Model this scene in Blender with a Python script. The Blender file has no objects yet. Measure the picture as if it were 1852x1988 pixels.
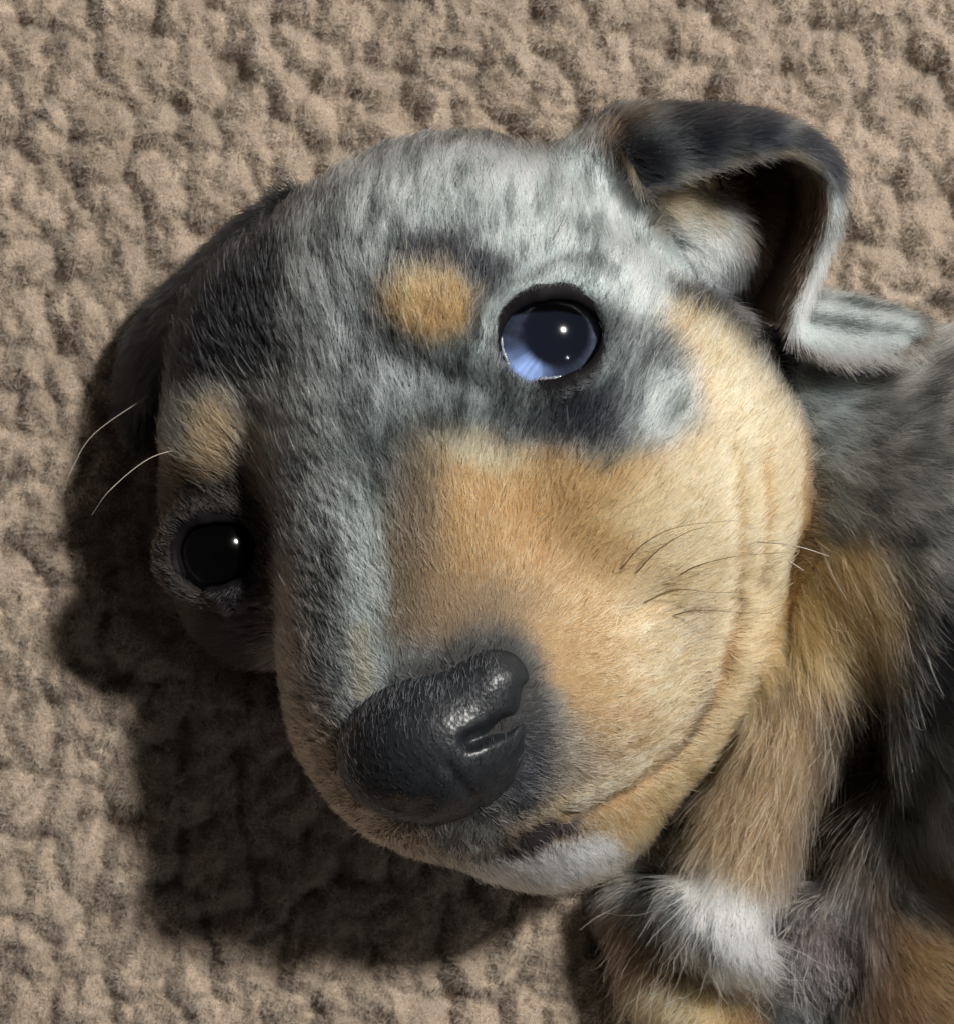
import bpy, math
import numpy as np

# ------------------------------------------------------------------ camera, light, exposure
sc = bpy.context.scene
sc.unit_settings.system = 'METRIC'
sc.unit_settings.scale_length = 0.01            # one unit is one centimetre
CAM_Z, REF, WID = 30.0, 27.0, 10.5
CX, CY, PXW = 926.0, 994.0, 1852.0

cam = bpy.data.objects.new('camera', bpy.data.cameras.new('camera'))
sc.collection.objects.link(cam)
cam.location = (0, 0, CAM_Z)
cam.data.sensor_fit = 'HORIZONTAL'
cam.data.sensor_width = 36
cam.data.lens = 36 * REF / WID
cam.data.clip_start, cam.data.clip_end = 1, 500
cam.data.dof.use_dof = True
cam.data.dof.focus_distance = CAM_Z - 4.3
cam.data.dof.aperture_fstop = 0.8
sc.camera = cam

world = bpy.data.worlds.new("World")
sc.world = world
world.use_nodes = True
world.node_tree.nodes['Background'].inputs[0].default_value = (1.0, 0.82, 0.76, 1)
world.node_tree.nodes['Background'].inputs[1].default_value = 0.06

def lamp(name, direction, dist, size, power, color):
    d = bpy.data.lights.new(name, 'AREA')
    d.shape = 'DISK'; d.size = size; d.energy = power; d.color = color
    o = bpy.data.objects.new(name, d)
    sc.collection.objects.link(o)
    v = np.array(direction, float); v /= np.linalg.norm(v)
    o.location = v * dist
    from mathutils import Vector
    o.rotation_euler = Vector(v).to_track_quat('Z', 'Y').to_euler()
    return o
lamp('key_lamp', (0.47, 0.35, 0.80), 75, 7, 116000, (1.0, 0.97, 0.92))
lamp('side_lamp', (0.62, -0.50, 0.66), 90, 5, 5000, (0.9, 0.95, 1.0))

sc.view_settings.view_transform = 'Standard'
sc.view_settings.look = 'None'
sc.view_settings.exposure = 0
sc.view_settings.gamma = 1
sc.cycles.max_bounces = 10
sc.cycles.diffuse_bounces = 3
sc.cycles.glossy_bounces = 4
sc.cycles.transmission_bounces = 8
sc.cycles.use_denoising = True
sc.cycles.denoising_input_passes = 'RGB_ALBEDO_NORMAL'
sc.cycles.use_adaptive_sampling = False
try:
    sc.cycles_curves.shape = 'RIBBONS'
except Exception:
    pass

rng = np.random.default_rng(7)
F = np.float32

# ------------------------------------------------------------------ small helpers
def q(px, py, z):
    """a point of the place, given where it lies in the photograph and its height over the blanket"""
    s = (CAM_Z - z) / REF * WID / PXW
    return np.array([(px - CX) * s, -(py - CY) * s, z], float)

def to_px(p):
    s = (CAM_Z - p[..., 2]) / REF * WID / PXW
    return CX + p[..., 0] / s, CY - p[..., 1] / s

def nrm(v):
    return v / np.maximum(np.linalg.norm(v, axis=-1, keepdims=True), 1e-9)

def sstep(a, b, x):
    t = np.clip((x - a) / (b - a), 0, 1)
    return t * t * (3 - 2 * t)

def vnoise2(x, y, seed):
    """smooth value noise, -1..1"""
    r = np.random.default_rng(seed).uniform(-1, 1, (256, 256))
    xi = np.floor(x).astype(int); yi = np.floor(y).astype(int)
    fx = x - xi; fy = y - yi
    fx = fx * fx * (3 - 2 * fx); fy = fy * fy * (3 - 2 * fy)
    a = r[xi & 255, yi & 255]; b = r[(xi + 1) & 255, yi & 255]
    c = r[xi & 255, (yi + 1) & 255]; d = r[(xi + 1) & 255, (yi + 1) & 255]
    return (a * (1 - fx) + b * fx) * (1 - fy) + (c * (1 - fx) + d * fx) * fy

def fbm2(x, y, seed, octs=3):
    s = 0; a = 1; t = 0
    for i in range(octs):
        s = s + a * vnoise2(x * 2 ** i, y * 2 ** i, seed + i); t += a; a *= 0.55
    return s / t

def polydist(px, py, pts):
    """distance to a polyline in photograph units"""
    best = np.full(np.shape(px), 1e9)
    for (ax, ay), (bx, by) in zip(pts[:-1], pts[1:]):
        dx, dy = bx - ax, by - ay
        t = np.clip(((px - ax) * dx + (py - ay) * dy) / (dx * dx + dy * dy + 1e-9), 0, 1)
        best = np.minimum(best, np.hypot(px - ax - t * dx, py - ay - t * dy))
    return best

def inpoly(px, py, pts):
    c = np.zeros(np.shape(px), bool)
    n = len(pts)
    for i in range(n):
        ax, ay = pts[i]; bx, by = pts[(i + 1) % n]
        hit = ((ay > py) != (by > py)) & (px < (bx - ax) * (py - ay) / ((by - ay) if by != ay else 1e-9) + ax)
        c ^= hit
    return c

# ------------------------------------------------------------------ materials
def mat(name):
    m = bpy.data.materials.new(name)
    m.use_nodes = True
    return m, m.node_tree.nodes, m.node_tree.links

def fur_material(name, rough=0.35, spec_rough=0.3):
    m, N, L = mat(name)
    N.remove(N['Principled BSDF'])
    h = N.new('ShaderNodeBsdfHairPrincipled')
    h.model = 'CHIANG'
    h.parametrization = 'COLOR'
    h.inputs['Roughness'].default_value = rough
    h.inputs['Radial Roughness'].default_value = 0.45
    h.inputs['Coat'].default_value = 0.0
    h.inputs['IOR'].default_value = 1.42
    h.inputs['Random Roughness'].default_value = 0.2
    a = N.new('ShaderNodeAttribute'); a.attribute_name = 'coat'
    L.new(a.outputs['Color'], h.inputs['Color'])
    L.new(h.outputs[0], N['Material Output'].inputs[0])
    return m

def skin_material(name):
    m, N, L = mat(name)
    p = N['Principled BSDF']
    a = N.new('ShaderNodeAttribute'); a.attribute_name = 'coat'
    L.new(a.outputs['Color'], p.inputs['Base Color'])
    p.inputs['Roughness'].default_value = 0.75
    p.inputs['Specular IOR Level'].default_value = 0.2
    return m

M_FUR = fur_material('short_fur')
M_PILE = fur_material('fleece_fibre', 0.6)
M_SKIN = skin_material('skin_under_fur')
M_CLOTH = skin_material('fleece_cloth')

m, N, L = mat('nose_leather'); M_NOSE = m
p = N['Principled BSDF']
p.inputs['Roughness'].default_value = 0.40
p.inputs['Specular IOR Level'].default_value = 0.36
tc = N.new('ShaderNodeTexCoord')
vo = N.new('ShaderNodeTexVoronoi'); vo.inputs['Scale'].default_value = 22
no = N.new('ShaderNodeTexNoise'); no.inputs['Scale'].default_value = 5
cr = N.new('ShaderNodeValToRGB')
cr.color_ramp.elements[0].color = (0.004, 0.005, 0.006, 1); cr.color_ramp.elements[1].color = (0.014, 0.016, 0.019, 1)
bu = N.new('ShaderNodeBump'); bu.inputs['Strength'].default_value = 0.32; bu.inputs['Distance'].default_value = 0.013
L.new(tc.outputs['Object'], vo.inputs['Vector']); L.new(tc.outputs['Object'], no.inputs['Vector'])
L.new(no.outputs[0], cr.inputs[0]); L.new(cr.outputs[0], p.inputs['Base Color'])
L.new(vo.outputs['Distance'], bu.inputs['Height']); L.new(bu.outputs[0], p.inputs['Normal'])

m, N, L = mat('wet_eyelid'); M_LID = m
p = N['Principled BSDF']
p.inputs['Base Color'].default_value = (0.006, 0.005, 0.006, 1)
p.inputs['Specular IOR Level'].default_value = 0.05
p.inputs['Roughness'].default_value = 0.6
tc = N.new('ShaderNodeTexCoord')
no = N.new('ShaderNodeTexNoise'); no.inputs['Scale'].default_value = 9
bu = N.new('ShaderNodeBump'); bu.inputs['Strength'].default_value = 0.2; bu.inputs['Distance'].default_value = 0.02
L.new(tc.outputs['Object'], no.inputs['Vector']); L.new(no.outputs[0], bu.inputs['Height']); L.new(bu.outputs[0], p.inputs['Normal'])

m, N, L = mat('tear_film'); M_TEAR = m
p = N['Principled BSDF']
p.inputs['Base Color'].default_value = (0.16, 0.17, 0.2, 1)
p.inputs['Roughness'].default_value = 0.06
p.inputs['Specular IOR Level'].default_value = 0.9

def attr_gloss(name, rough, coat=0.0):
    m, N, L = mat(name)
    p = N['Principled BSDF']
    a = N.new('ShaderNodeAttribute'); a.attribute_name = 'coat'
    L.new(a.outputs['Color'], p.inputs['Base Color'])
    p.inputs['Roughness'].default_value = rough
    p.inputs['Specular IOR Level'].default_value = 0.0
    return m
M_IRIS = attr_gloss('iris', 0.5)
m, N, L = mat('cornea'); M_CORNEA = m
N.remove(N['Principled BSDF'])
tr = N.new('ShaderNodeBsdfTransparent'); tr.inputs[0].default_value = (0.93, 0.95, 1, 1)
gl = N.new('ShaderNodeBsdfGlossy'); gl.inputs['Roughness'].default_value = 0.11
fr = N.new('ShaderNodeFresnel'); fr.inputs['IOR'].default_value = 1.42
mx = N.new('ShaderNodeMixShader')
ge = N.new('ShaderNodeNewGeometry')                              # a thin shell: only its outer face reflects
ma = N.new('ShaderNodeMath'); ma.operation = 'MULTIPLY'
mi = N.new('ShaderNodeMath'); mi.operation = 'SUBTRACT'; mi.inputs[0].default_value = 1
L.new(ge.outputs['Backfacing'], mi.inputs[1]); L.new(fr.outputs[0], ma.inputs[0]); L.new(mi.outputs[0], ma.inputs[1])
L.new(ma.outputs[0], mx.inputs[0]); L.new(tr.outputs[0], mx.inputs[1]); L.new(gl.outputs[0], mx.inputs[2])
L.new(mx.outputs[0], N['Material Output'].inputs[0])

# ------------------------------------------------------------------ mesh and hair builders
def link(o, parent=None):
    sc.collection.objects.link(o)
    if parent is not None:
        o.parent = parent
    return o

def mesh_obj(name, verts, faces, material, parent=None, colors=None, smooth=True):
    me = bpy.data.meshes.new(name)
    verts = np.asarray(verts, F); faces = np.asarray(faces, np.int32)
    k = faces.shape[1]
    me.vertices.add(len(verts)); me.vertices.foreach_set('co', verts.ravel())
    me.loops.add(faces.size); me.loops.foreach_set('vertex_index', faces.ravel())
    me.polygons.add(len(faces))
    me.polygons.foreach_set('loop_start', np.arange(0, faces.size, k, dtype=np.int32))
    me.polygons.foreach_set('loop_total', np.full(len(faces), k, np.int32))
    me.update(calc_edges=True)
    me.validate()
    if smooth:
        me.polygons.foreach_set('use_smooth', np.ones(len(me.polygons), bool))
    if colors is not None:
        a = me.attributes.new('coat', 'FLOAT_COLOR', 'POINT')
        c = np.ones((len(verts), 4), F); c[:, :3] = colors
        a.data.foreach_set('color', c.ravel())
    me.materials.append(material)
    return link(bpy.data.objects.new(name, me), parent)

def hair_obj(name, pts, rad, colors, material, parent=None):
    """pts: n x k x 3, rad: n x k, colors: n x 3"""
    n, k, _ = pts.shape
    cv = bpy.data.hair_curves.new(name)
    cv.add_curves([k] * n)
    cv.position_data.foreach_set('vector', np.ascontiguousarray(pts, F).ravel())
    ra = cv.attributes.get('radius') or cv.attributes.new('radius', 'FLOAT', 'POINT')
    ra.data.foreach_set('value', np.ascontiguousarray(rad, F).ravel())
    ca = cv.attributes.new('coat', 'FLOAT_COLOR', 'CURVE')
    c = np.ones((n, 4), F); c[:, :3] = np.clip(colors, 0.002, 0.93)
    ca.data.foreach_set('color', c.ravel())
    cv.materials.append(material)
    o = link(bpy.data.objects.new(name, cv), parent)
    o['kind'] = 'stuff'
    return o

def vert_normals(v, f):
    if f.shape[1] == 4:
        fn = np.cross(v[f[:, 2]] - v[f[:, 0]], v[f[:, 3]] - v[f[:, 1]])
    else:
        fn = np.cross(v[f[:, 1]] - v[f[:, 0]], v[f[:, 2]] - v[f[:, 0]])
    n = np.zeros_like(v)
    for i in range(f.shape[1]):
        np.add.at(n, f[:, i], fn)
    return nrm(n)

def scatter(v, f, vn, density, weight=None):
    """random points on a mesh: positions, normals, face index"""
    if f.shape[1] == 4:
        f = np.concatenate([f[:, [0, 1, 2]], f[:, [0, 2, 3]]])
    a = np.linalg.norm(np.cross(v[f[:, 1]] - v[f[:, 0]], v[f[:, 2]] - v[f[:, 0]]), axis=1) * 0.5
    if weight is not None:
        a = a * weight(v[f].mean(1), nrm(vn[f].mean(1)))
    tot = a.sum()
    n = int(tot * density)
    c = np.cumsum(a) / tot
    i = np.searchsorted(c, rng.random(n))
    i = np.minimum(i, len(f) - 1)
    r1 = np.sqrt(rng.random(n)); r2 = rng.random(n)
    w = np.stack([1 - r1, r1 * (1 - r2), r1 * r2], 1)[:, :, None]
    return (v[f[i]] * w).sum(1), nrm((vn[f[i]] * w).sum(1)), i

def surface_nets(D, org, h):
    """closed quad mesh of D = 0 from a sampled distance field"""
    nx, ny, nz = D.shape
    ins = D < 0
    cs = np.zeros((nx - 1, ny - 1, nz - 1), np.int8)
    for i in (0, 1):
        for j in (0, 1):
            for k in (0, 1):
                cs += ins[i:nx - 1 + i, j:ny - 1 + j, k:nz - 1 + k]
    act = (cs > 0) & (cs < 8)
    idx = np.argwhere(act)
    ids = np.full(act.shape, -1, np.int32); ids[act] = np.arange(len(idx))
    acc = np.zeros((len(idx), 3)); cnt = np.zeros(len(idx))
    cor = [(i, j, k) for i in (0, 1) for j in (0, 1) for k in (0, 1)]
    for a in cor:
        for ax in range(3):
            if a[ax] == 1:
                continue
            b = list(a); b[ax] = 1
            da = D[idx[:, 0] + a[0], idx[:, 1] + a[1], idx[:, 2] + a[2]]
            db = D[idx[:, 0] + b[0], idx[:, 1] + b[1], idx[:, 2] + b[2]]
            x = (da < 0) != (db < 0)
            t = np.where(x, da / np.where(x, da - db, 1), 0)
            pt = np.tile(np.array(a, float), (len(idx), 1)); pt[:, ax] += t
            acc[x] += pt[x]; cnt[x] += 1
    v = (idx + acc / cnt[:, None]) * h + org
    faces = []
    for ax in range(3):
        u, w = [(1, 2), (2, 0), (0, 1)][ax]
        sl0 = [slice(None)] * 3; sl1 = [slice(None)] * 3
        sl0[ax] = slice(0, -1); sl1[ax] = slice(1, None)
        A, B = ins[tuple(sl0)], ins[tuple(sl1)]
        e = np.argwhere(A != B)
        e = e[(e[:, u] > 0) & (e[:, w] > 0) & (e[:, u] < D.shape[u] - 1) & (e[:, w] < D.shape[w] - 1)]
        flip = A[e[:, 0], e[:, 1], e[:, 2]]
        def cell(du, dw):
            c = e.copy(); c[:, u] += du; c[:, w] += dw
            return ids[c[:, 0], c[:, 1], c[:, 2]]
        qd = np.stack([cell(-1, -1), cell(0, -1), cell(0, 0), cell(-1, 0)], 1)
        qd[~flip] = qd[~flip][:, ::-1]
        faces.append(qd)
    f = np.concatenate(faces)
    f = f[(f >= 0).all(1)]
    return v, f

# distance-field pieces
def ell(P, c, r, rot=None):
    d = P - np.asarray(c, F)
    if rot is not None:
        d = d @ np.asarray(rot, F)
    r = np.asarray(r, F)
    k0 = np.sqrt(((d / r) ** 2).sum(-1)); k1 = np.sqrt(((d / (r * r)) ** 2).sum(-1)) + 1e-6
    return k0 * (k0 - 1) / k1

def cap(P, a, b, ra, rb):
    a = np.asarray(a, F); b = np.asarray(b, F)
    ab = b - a
    t = np.clip(((P - a) @ ab) / (ab @ ab), 0, 1)
    return np.sqrt(((P - a - t[..., None] * ab) ** 2).sum(-1)) - (ra + (rb - ra) * t)

def smin(a, b, k):
    h = np.clip(0.5 + 0.5 * (b - a) / k, 0, 1)
    return b + (a - b) * h - k * h * (1 - h)

def smax(a, b, k):
    return -smin(-a, -b, k)

def rotz(deg):
    t = math.radians(deg)
    return np.array([[math.cos(t), -math.sin(t), 0], [math.sin(t), math.cos(t), 0], [0, 0, 1]])

# ------------------------------------------------------------------ where things sit
EYE_R = 0.62
EYE_A = q(1062, 664, 3.80)
EYE_B = q(438, 1068, 2.36)
NOSE = q(868, 1425, 4.55)

MOUTH = [(840, 1692), (915, 1674), (990, 1650), (1040, 1614), (1100, 1582), (1195, 1544), (1250, 1499), (1300, 1457), (1350, 1392), (1395, 1310)]
LIP_LEFT = [(840, 1690), (760, 1640), (690, 1575), (640, 1500)]

# ------------------------------------------------------------------ puppy body
h = 0.075
org = np.array([-4.6, -7.6, -0.15])
nx, ny, nz = int(14.6 / h), int(12.8 / h), int(5.9 / h)
gx = (org[0] + np.arange(nx) * h).astype(F); gy = (org[1] + np.arange(ny) * h).astype(F); gz = (org[2] + np.arange(nz) * h).astype(F)
P = np.stack(np.meshgrid(gx, gy, gz, indexing='ij'), -1)

def head_field(P):
    d = ell(P, q(875, 650, 2.3), (2.35, 2.2, 2.25), rotz(25))                # cranium
    d = smin(d, ell(P, q(630, 685, 1.5), (1.85, 1.62, 1.75), rotz(32)), 0.6)   # its far side
    d = smin(d, ell(P, q(1160, 920, 2.2), (2.3, 2.45, 2.0)), 0.5)             # near cheek
    d = smin(d, ell(P, q(570, 930, 1.45), (1.5, 1.75, 1.55)), 0.5)             # far side of the face
    d = smin(d, ell(P, q(530, 1110, 1.05), (1.15, 1.1, 1.25)), 0.4)              # far cheek
    d = smin(d, cap(P, q(795, 900, 2.75), q(870, 1330, 2.95), 1.62, 1.72), 0.40)  # muzzle
    d = smin(d, ell(P, q(770, 820, 3.1), (1.05, 1.3, 1.35)), 0.4)               # brow
    d = smin(d, ell(P, q(1040, 1290, 2.75), (1.6, 1.55, 1.65), rotz(-30)), 0.4)  # near upper lip
    d = smin(d, ell(P, q(745, 1350, 2.6), (1.0, 1.5, 1.4), rotz(20)), 0.35)    # far upper lip
    d = smin(d, ell(P, q(930, 1430, 2.7), (1.75, 1.5, 1.6)), 0.35)             # muzzle tip
    jaw = cap(P, q(1250, 1200, 1.55), q(1100, 1500, 1.75), 1.65, 1.2)          # lower jaw
    jaw = smin(jaw, ell(P, q(1060, 1572, 2.3), (1.05, 0.90, 1.1)), 0.3)
    d = smin(d, jaw, 0.28)
    d = smin(d, ell(P, q(845, 580, 4.0), (0.62, 0.5, 0.45)), 0.5)              # near eyebrow
    d = smin(d, ell(P, q(1110, 535, 3.7), (0.62, 0.3, 0.42), rotz(-8)), 0.45)    # ridge over the near eye
    d = smin(d, ell(P, q(1280, 790, 3.3), (0.5, 0.5, 0.45)), 0.45)               # cheekbone
    d = smin(d, ell(P, q(430, 850, 2.4), (0.5, 0.5, 0.45)), 0.5)               # far eyebrow
    d = smin(d, ell(P, q(1355, 470, 2.1), (0.52, 0.52, 0.40)), 0.4)
    d = smin(d, ell(P, q(1275, 405, 2.35), (0.35, 0.35, 0.45)), 0.45)              # front of the near ear
    d = smin(d, ell(P, q(1205, 320, 2.15), (0.72, 0.5, 1.05), rotz(20)), 0.55)   # root of the near ear
    d = smin(d, ell(P, q(1465, 420, 0.85), (0.6, 1.1, 0.95)), 0.25)             # floor of the ear
    return d

def body_field(P):
    d = cap(P, q(1500, 870, 1.2), q(1960, 1000, 1.75), 1.35, 2.0)               # neck to shoulder
    d = smin(d, cap(P, q(1960, 1000, 1.75), q(2150, 1450, 1.7), 2.0, 2.3), 0.6)  # chest, going out of the frame
    leg = cap(P, q(1655, 1120, 1.6), q(1510, 1420, 1.5), 0.9, 0.56)
    leg = smin(leg, cap(P, q(1510, 1420, 1.5), q(1415, 1740, 1.65), 0.56, 0.42), 0.25)
    paw = ell(P, q(1390, 1785, 1.65), (0.52, 0.40, 0.42), rotz(-38))
    for (x, y, z, r) in ((1330, 1745, 1.7, .24), (1350, 1800, 1.75, .24), (1410, 1840, 1.7, .26), (1462, 1850, 1.6, .24)):
        paw = smin(paw, ell(P, q(x, y, z), (r, r, r)), 0.12)
    leg = smin(leg, paw, 0.2)
    d = smin(d, leg, 0.25)
    d = smin(d, cap(P, q(1820, 1620, 0.9), q(1780, 2080, 0.9), 1.0, 1.2), 0.35)  # other foreleg, lower edge
    d = smin(d, ell(P, q(1600, 1840, 0.7), (0.65, 0.75, 0.6)), 0.35)           # its wrist, bare skin
    d = smin(d, cap(P, q(1250, 1760, 0.45), q(1370, 2010, 0.55), 0.5, 0.62), 0.2)  # far paw
    d = smin(d, cap(P, q(1370, 2010, 0.55), q(1700, 2080, 0.6), 0.62, 0.8), 0.3)
    return d

def nose_field(P):
    D = ell(P, q(848, 1428, 4.05), (1.05, 0.86, 0.95), rotz(22))
    D = smin(D, ell(P, q(940, 1335, 4.35), (0.52, 0.42, 0.5), rotz(30)), 0.2)      # top of the near nostril wing
    D = smin(D, ell(P, q(935, 1480, 4.0), (0.40, 0.34, 0.40)), 0.3)              # under the near nostril
    D = smin(D, ell(P, q(760, 1470, 4.0), (0.5, 0.55, 0.6), rotz(-30)), 0.2)       # far wing
    D = smin(D, ell(P, q(865, 1520, 3.7), (0.60, 0.36, 0.55)), 0.35)                 # below, to the lip
    PX, PY = to_px(P)
    D = D + 0.24 * np.exp(-(polydist(PX, PY, [(980, 1408), (950, 1424), (912, 1440)]) / 15) ** 2)
    D = D + 0.10 * np.exp(-(polydist(PX, PY, [(1022, 1340), (1016, 1385), (980, 1412)]) / 11) ** 2)
    D = D + 0.04 * np.exp(-(polydist(PX, PY, [(770, 1562), (800, 1572), (830, 1562)]) / 18) ** 2)
    D = D + 0.03 * np.exp(-(polydist(PX, PY, [(870, 1490), (915, 1550), (950, 1600)]) / 12) ** 2)
    return D + 0.006 * fbm2(PX / 16, PY / 16, 5, 2)

def lid_frame(c, tilt):
    """axis of an eye: out of the head"""
    return nrm(np.array(tilt, float))
AX_A = lid_frame(EYE_A, (0.06, 0.05, 1))
AX_B = lid_frame(EYE_B, (-0.22, -0.06, 0.95))

def eye_uv(P, c, ax):
    """flattened distance from an eye's axis, and height along it"""
    dv = P - np.asarray(c, F)
    e1 = nrm(np.cross([0, 1, 0.0], ax)); e2 = np.cross(ax, e1)
    u = dv @ np.asarray(e1, F); v = dv @ np.asarray(e2, F)
    tl = math.radians(12)
    u, v = u * math.cos(tl) + v * math.sin(tl), -u * math.sin(tl) + v * math.cos(tl)
    return np.sqrt(u * u + (v / 0.84) ** 2), dv @ np.asarray(ax, F), dv

D = head_field(P)
# rims round the eyes, then the sockets
for c, ax, R in ((EYE_A, AX_A, EYE_R), (EYE_B, AX_B, EYE_R * 0.88)):
    rad, hgt, dv = eye_uv(P, c, ax)
    ring = np.sqrt((rad - R * 1.09) ** 2 + ((hgt - 0.20) * 0.8) ** 2) - 0.17
    D = smin(D, ring, 0.25)
    D = smax(D, -(np.sqrt((dv ** 2).sum(-1)) - R * 1.0), 0.04)
    cone = np.maximum(rad - (R * 0.87 + 0.55 * np.maximum(hgt - 0.35, 0)), 0.1 - hgt)
    D = smax(D, -cone, 0.08)
D = smin(D, body_field(P), 0.10)
# creases: mouth, lip, cheek folds, forehead furrow, philtrum
PX, PY = to_px(P)
up = sstep(0.6, 1.4, P[..., 2])
def groove(pts, depth, width):
    global D
    D = D + depth * np.exp(-(polydist(PX, PY, pts) / width) ** 2).astype(F) * up
groove(MOUTH[:5], 0.05, 16)
groove(MOUTH[4:], 0.085, 14)
groove(LIP_LEFT, 0.06, 30)
groove([(1418, 880), (1428, 1020), (1420, 1180), (1395, 1290)], 0.08, 15)
groove([(1470, 900), (1478, 1020), (1462, 1140)], 0.08, 15)
groove([(1210, 1205), (1290, 1150)], 0.06, 20)
groove([(945, 1590), (975, 1640)], 0.04, 14)
groove([(965, 610), (1000, 548), (1065, 508), (1140, 500), (1205, 540)], 0.05, 18)
groove([(760, 700), (860, 740), (950, 770)], 0.05, 26)
groove([(700, 640), (720, 560), (780, 480)], 0.05, 36)
D = smax(D, -(P[..., 2] - 0.02), 0.05)
bv, bf = surface_nets(D, org, h)
bn = vert_normals(bv, bf)
bv = bv.astype(float)
del D, PX, PY, up, P

# ------------------------------------------------------------------ coat pattern (pigment, plus painted shade in the mouth crease)
TAN = np.array([0.53, 0.335, 0.155]); PALE = np.array([0.76, 0.60, 0.35]); RUST = np.array([0.42, 0.225, 0.08])
LGREY = np.array([0.58, 0.66, 0.66]); GREY = np.array([0.185, 0.213, 0.22]); DGREY = np.array([0.09, 0.10, 0.105])
BLACK = np.array([0.009, 0.010, 0.013]); WHITE = np.array([0.91, 0.925, 0.93]); BROWN = np.array([0.10, 0.06, 0.035])
DUSK = np.array([0.22, 0.165, 0.11]); MAUVE = np.array([0.20, 0.145, 0.135]); TAUPE = np.array([0.175, 0.175, 0.165])
CREAM = np.array([0.6, 0.57, 0.42])

MS = 4
mh, mw = 2300 // MS, 2700 // MS
my, mxx = np.mgrid[0:mh, 0:mw].astype(float)
mxx = mxx * MS - 100; my = my * MS - 100
wob = fbm2(mxx / 60, my / 60, 11, 3) * 16 + fbm2(mxx / 14, my / 14, 15, 2) * 6
wob2 = fbm2(mxx / 60, my / 60, 21, 3) * 16 + fbm2(mxx / 14, my / 14, 25, 2) * 6
WX, WY = mxx + wob, my + wob2
coat = np.tile(GREY, (mh, mw, 1)).astype(float)

def dab(cx, cy, rx, ry, col, ang=0, soft=0.4, op=1.0):
    t = math.radians(ang)
    x, y = WX - cx, WY - cy
    u = (x * math.cos(t) + y * math.sin(t)) / rx; v = (-x * math.sin(t) + y * math.cos(t)) / ry
    a = (op * (1 - sstep(1 - soft, 1 + soft, np.hypot(u, v))))[..., None]
    coat[:] = coat * (1 - a) + np.asarray(col) * a

def area(pts, col, soft=25, op=1.0):
    d = polydist(WX, WY, pts + [pts[0]])
    d = np.where(inpoly(WX, WY, pts), -d, d)
    a = (op * (1 - sstep(-soft, soft, d)))[..., None]
    coat[:] = coat * (1 - a) + np.asarray(col) * a

def stroke(pts, wdt, col, soft=0.5, op=1.0):
    d = polydist(WX, WY, pts) / wdt
    a = (op * (1 - sstep(1 - soft, 1 + soft, d)))[..., None]
    coat[:] = coat * (1 - a) + np.asarray(col) * a

# body behind the head
area([(1500, 600), (2600, 560), (2600, 1250), (1750, 1260), (1560, 1100), (1540, 900)], TAUPE, 40)
dab(1610, 790, 75, 110, GREY * 1.1, 10)
dab(1750, 980, 90, 200, TAUPE * 1.1, 20, op=.7)
area([(1770, 1180), (2600, 1180), (2600, 1660), (1730, 1640), (1690, 1500), (1740, 1330)], BLACK * 1.5, 35)
dab(1850, 1560, 110, 120, DGREY, 0, .5, .8)
area([(1690, 1680), (2600, 1640), (2600, 2200), (1600, 2200), (1640, 1850)], np.array([.085, .055, .028]), 40)
dab(1800, 1850, 60, 120, np.array([.16, .10, .05]), 20, .7, .7)
dab(1790, 1760, 70, 40, DGREY, 30, .5, .7); dab(1730, 1960, 80, 60, BROWN, 0, .5, .7)
area([(1560, 1060), (1690, 1060), (1775, 1180), (1740, 1320), (1660, 1400), (1520, 1400), (1440, 1340), (1440, 1180)], np.array([.36, .205, .08]), 40)
dab(1690, 1150, 60, 90, RUST * 0.9, 0, .5, .8)
area([(1440, 1330), (1720, 1340), (1690, 1480), (1640, 1700), (1500, 1760), (1280, 1720), (1290, 1580), (1400, 1420)], np.array([.165, .102, .050]), 30)
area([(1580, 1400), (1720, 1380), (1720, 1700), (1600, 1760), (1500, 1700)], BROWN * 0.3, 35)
dab(1590, 1840, 105, 125, np.array([.21, .175, .175]), 0, .8)
area([(1150, 1740), (1330, 1860), (1500, 1960), (1480, 2200), (1130, 2200)], BROWN, 30)
dab(1340, 1975, 120, 55, TAN, 15, .5)
dab(1398, 1785, 104, 62, WHITE, 42, .25)
# skull and forehead
area([(560, 400), (700, 270), (850, 235), (1100, 255), (1250, 350), (1320, 500), (1300, 600), (1180, 640), (1000, 560), (900, 470), (760, 460), (640, 620), (560, 620)], LGREY * 0.92, 35)
dab(1050, 360, 190, 75, LGREY * 1.15, 10, .6)
dab(1220, 540, 90, 60, LGREY * 1.1, 30, .6)
dab(640, 480, 60, 90, GREY, 20, .6, .8); dab(940, 420, 60, 30, GREY, -20, .6, .6)
area([(540, 560), (760, 520), (740, 700), (960, 760), (960, 830), (840, 860), (760, 1000), (640, 1010), (560, 900), (480, 760), (500, 660)], GREY * 0.95, 35)
dab(560, 800, 60, 120, LGREY * 0.75, -30, .6, .7); dab(650, 930, 60, 140, LGREY * 0.8, -15, .6, .85)
dab(820, 710, 90, 40, GREY * 0.8, 20, .6, .7); dab(700, 600, 60, 60, GREY * 0.85, 0, .6, .8)
stroke([(540, 415), (620, 335), (700, 285), (850, 252), (1000, 252), (1080, 268)], 20, BLACK * 2, .8)
r_ = np.random.default_rng(77)
for _ in range(60):                                              # torn dark flecks of the merle coat
    x, y = r_.uniform(470, 1000), r_.uniform(430, 1080)
    a = math.degrees(math.atan2(y - 1380, x - 880))
    dab(x, y, r_.uniform(18, 46), r_.uniform(6, 15), DGREY * r_.uniform(.3, .9), a, .6, r_.uniform(.5, .9))
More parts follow.
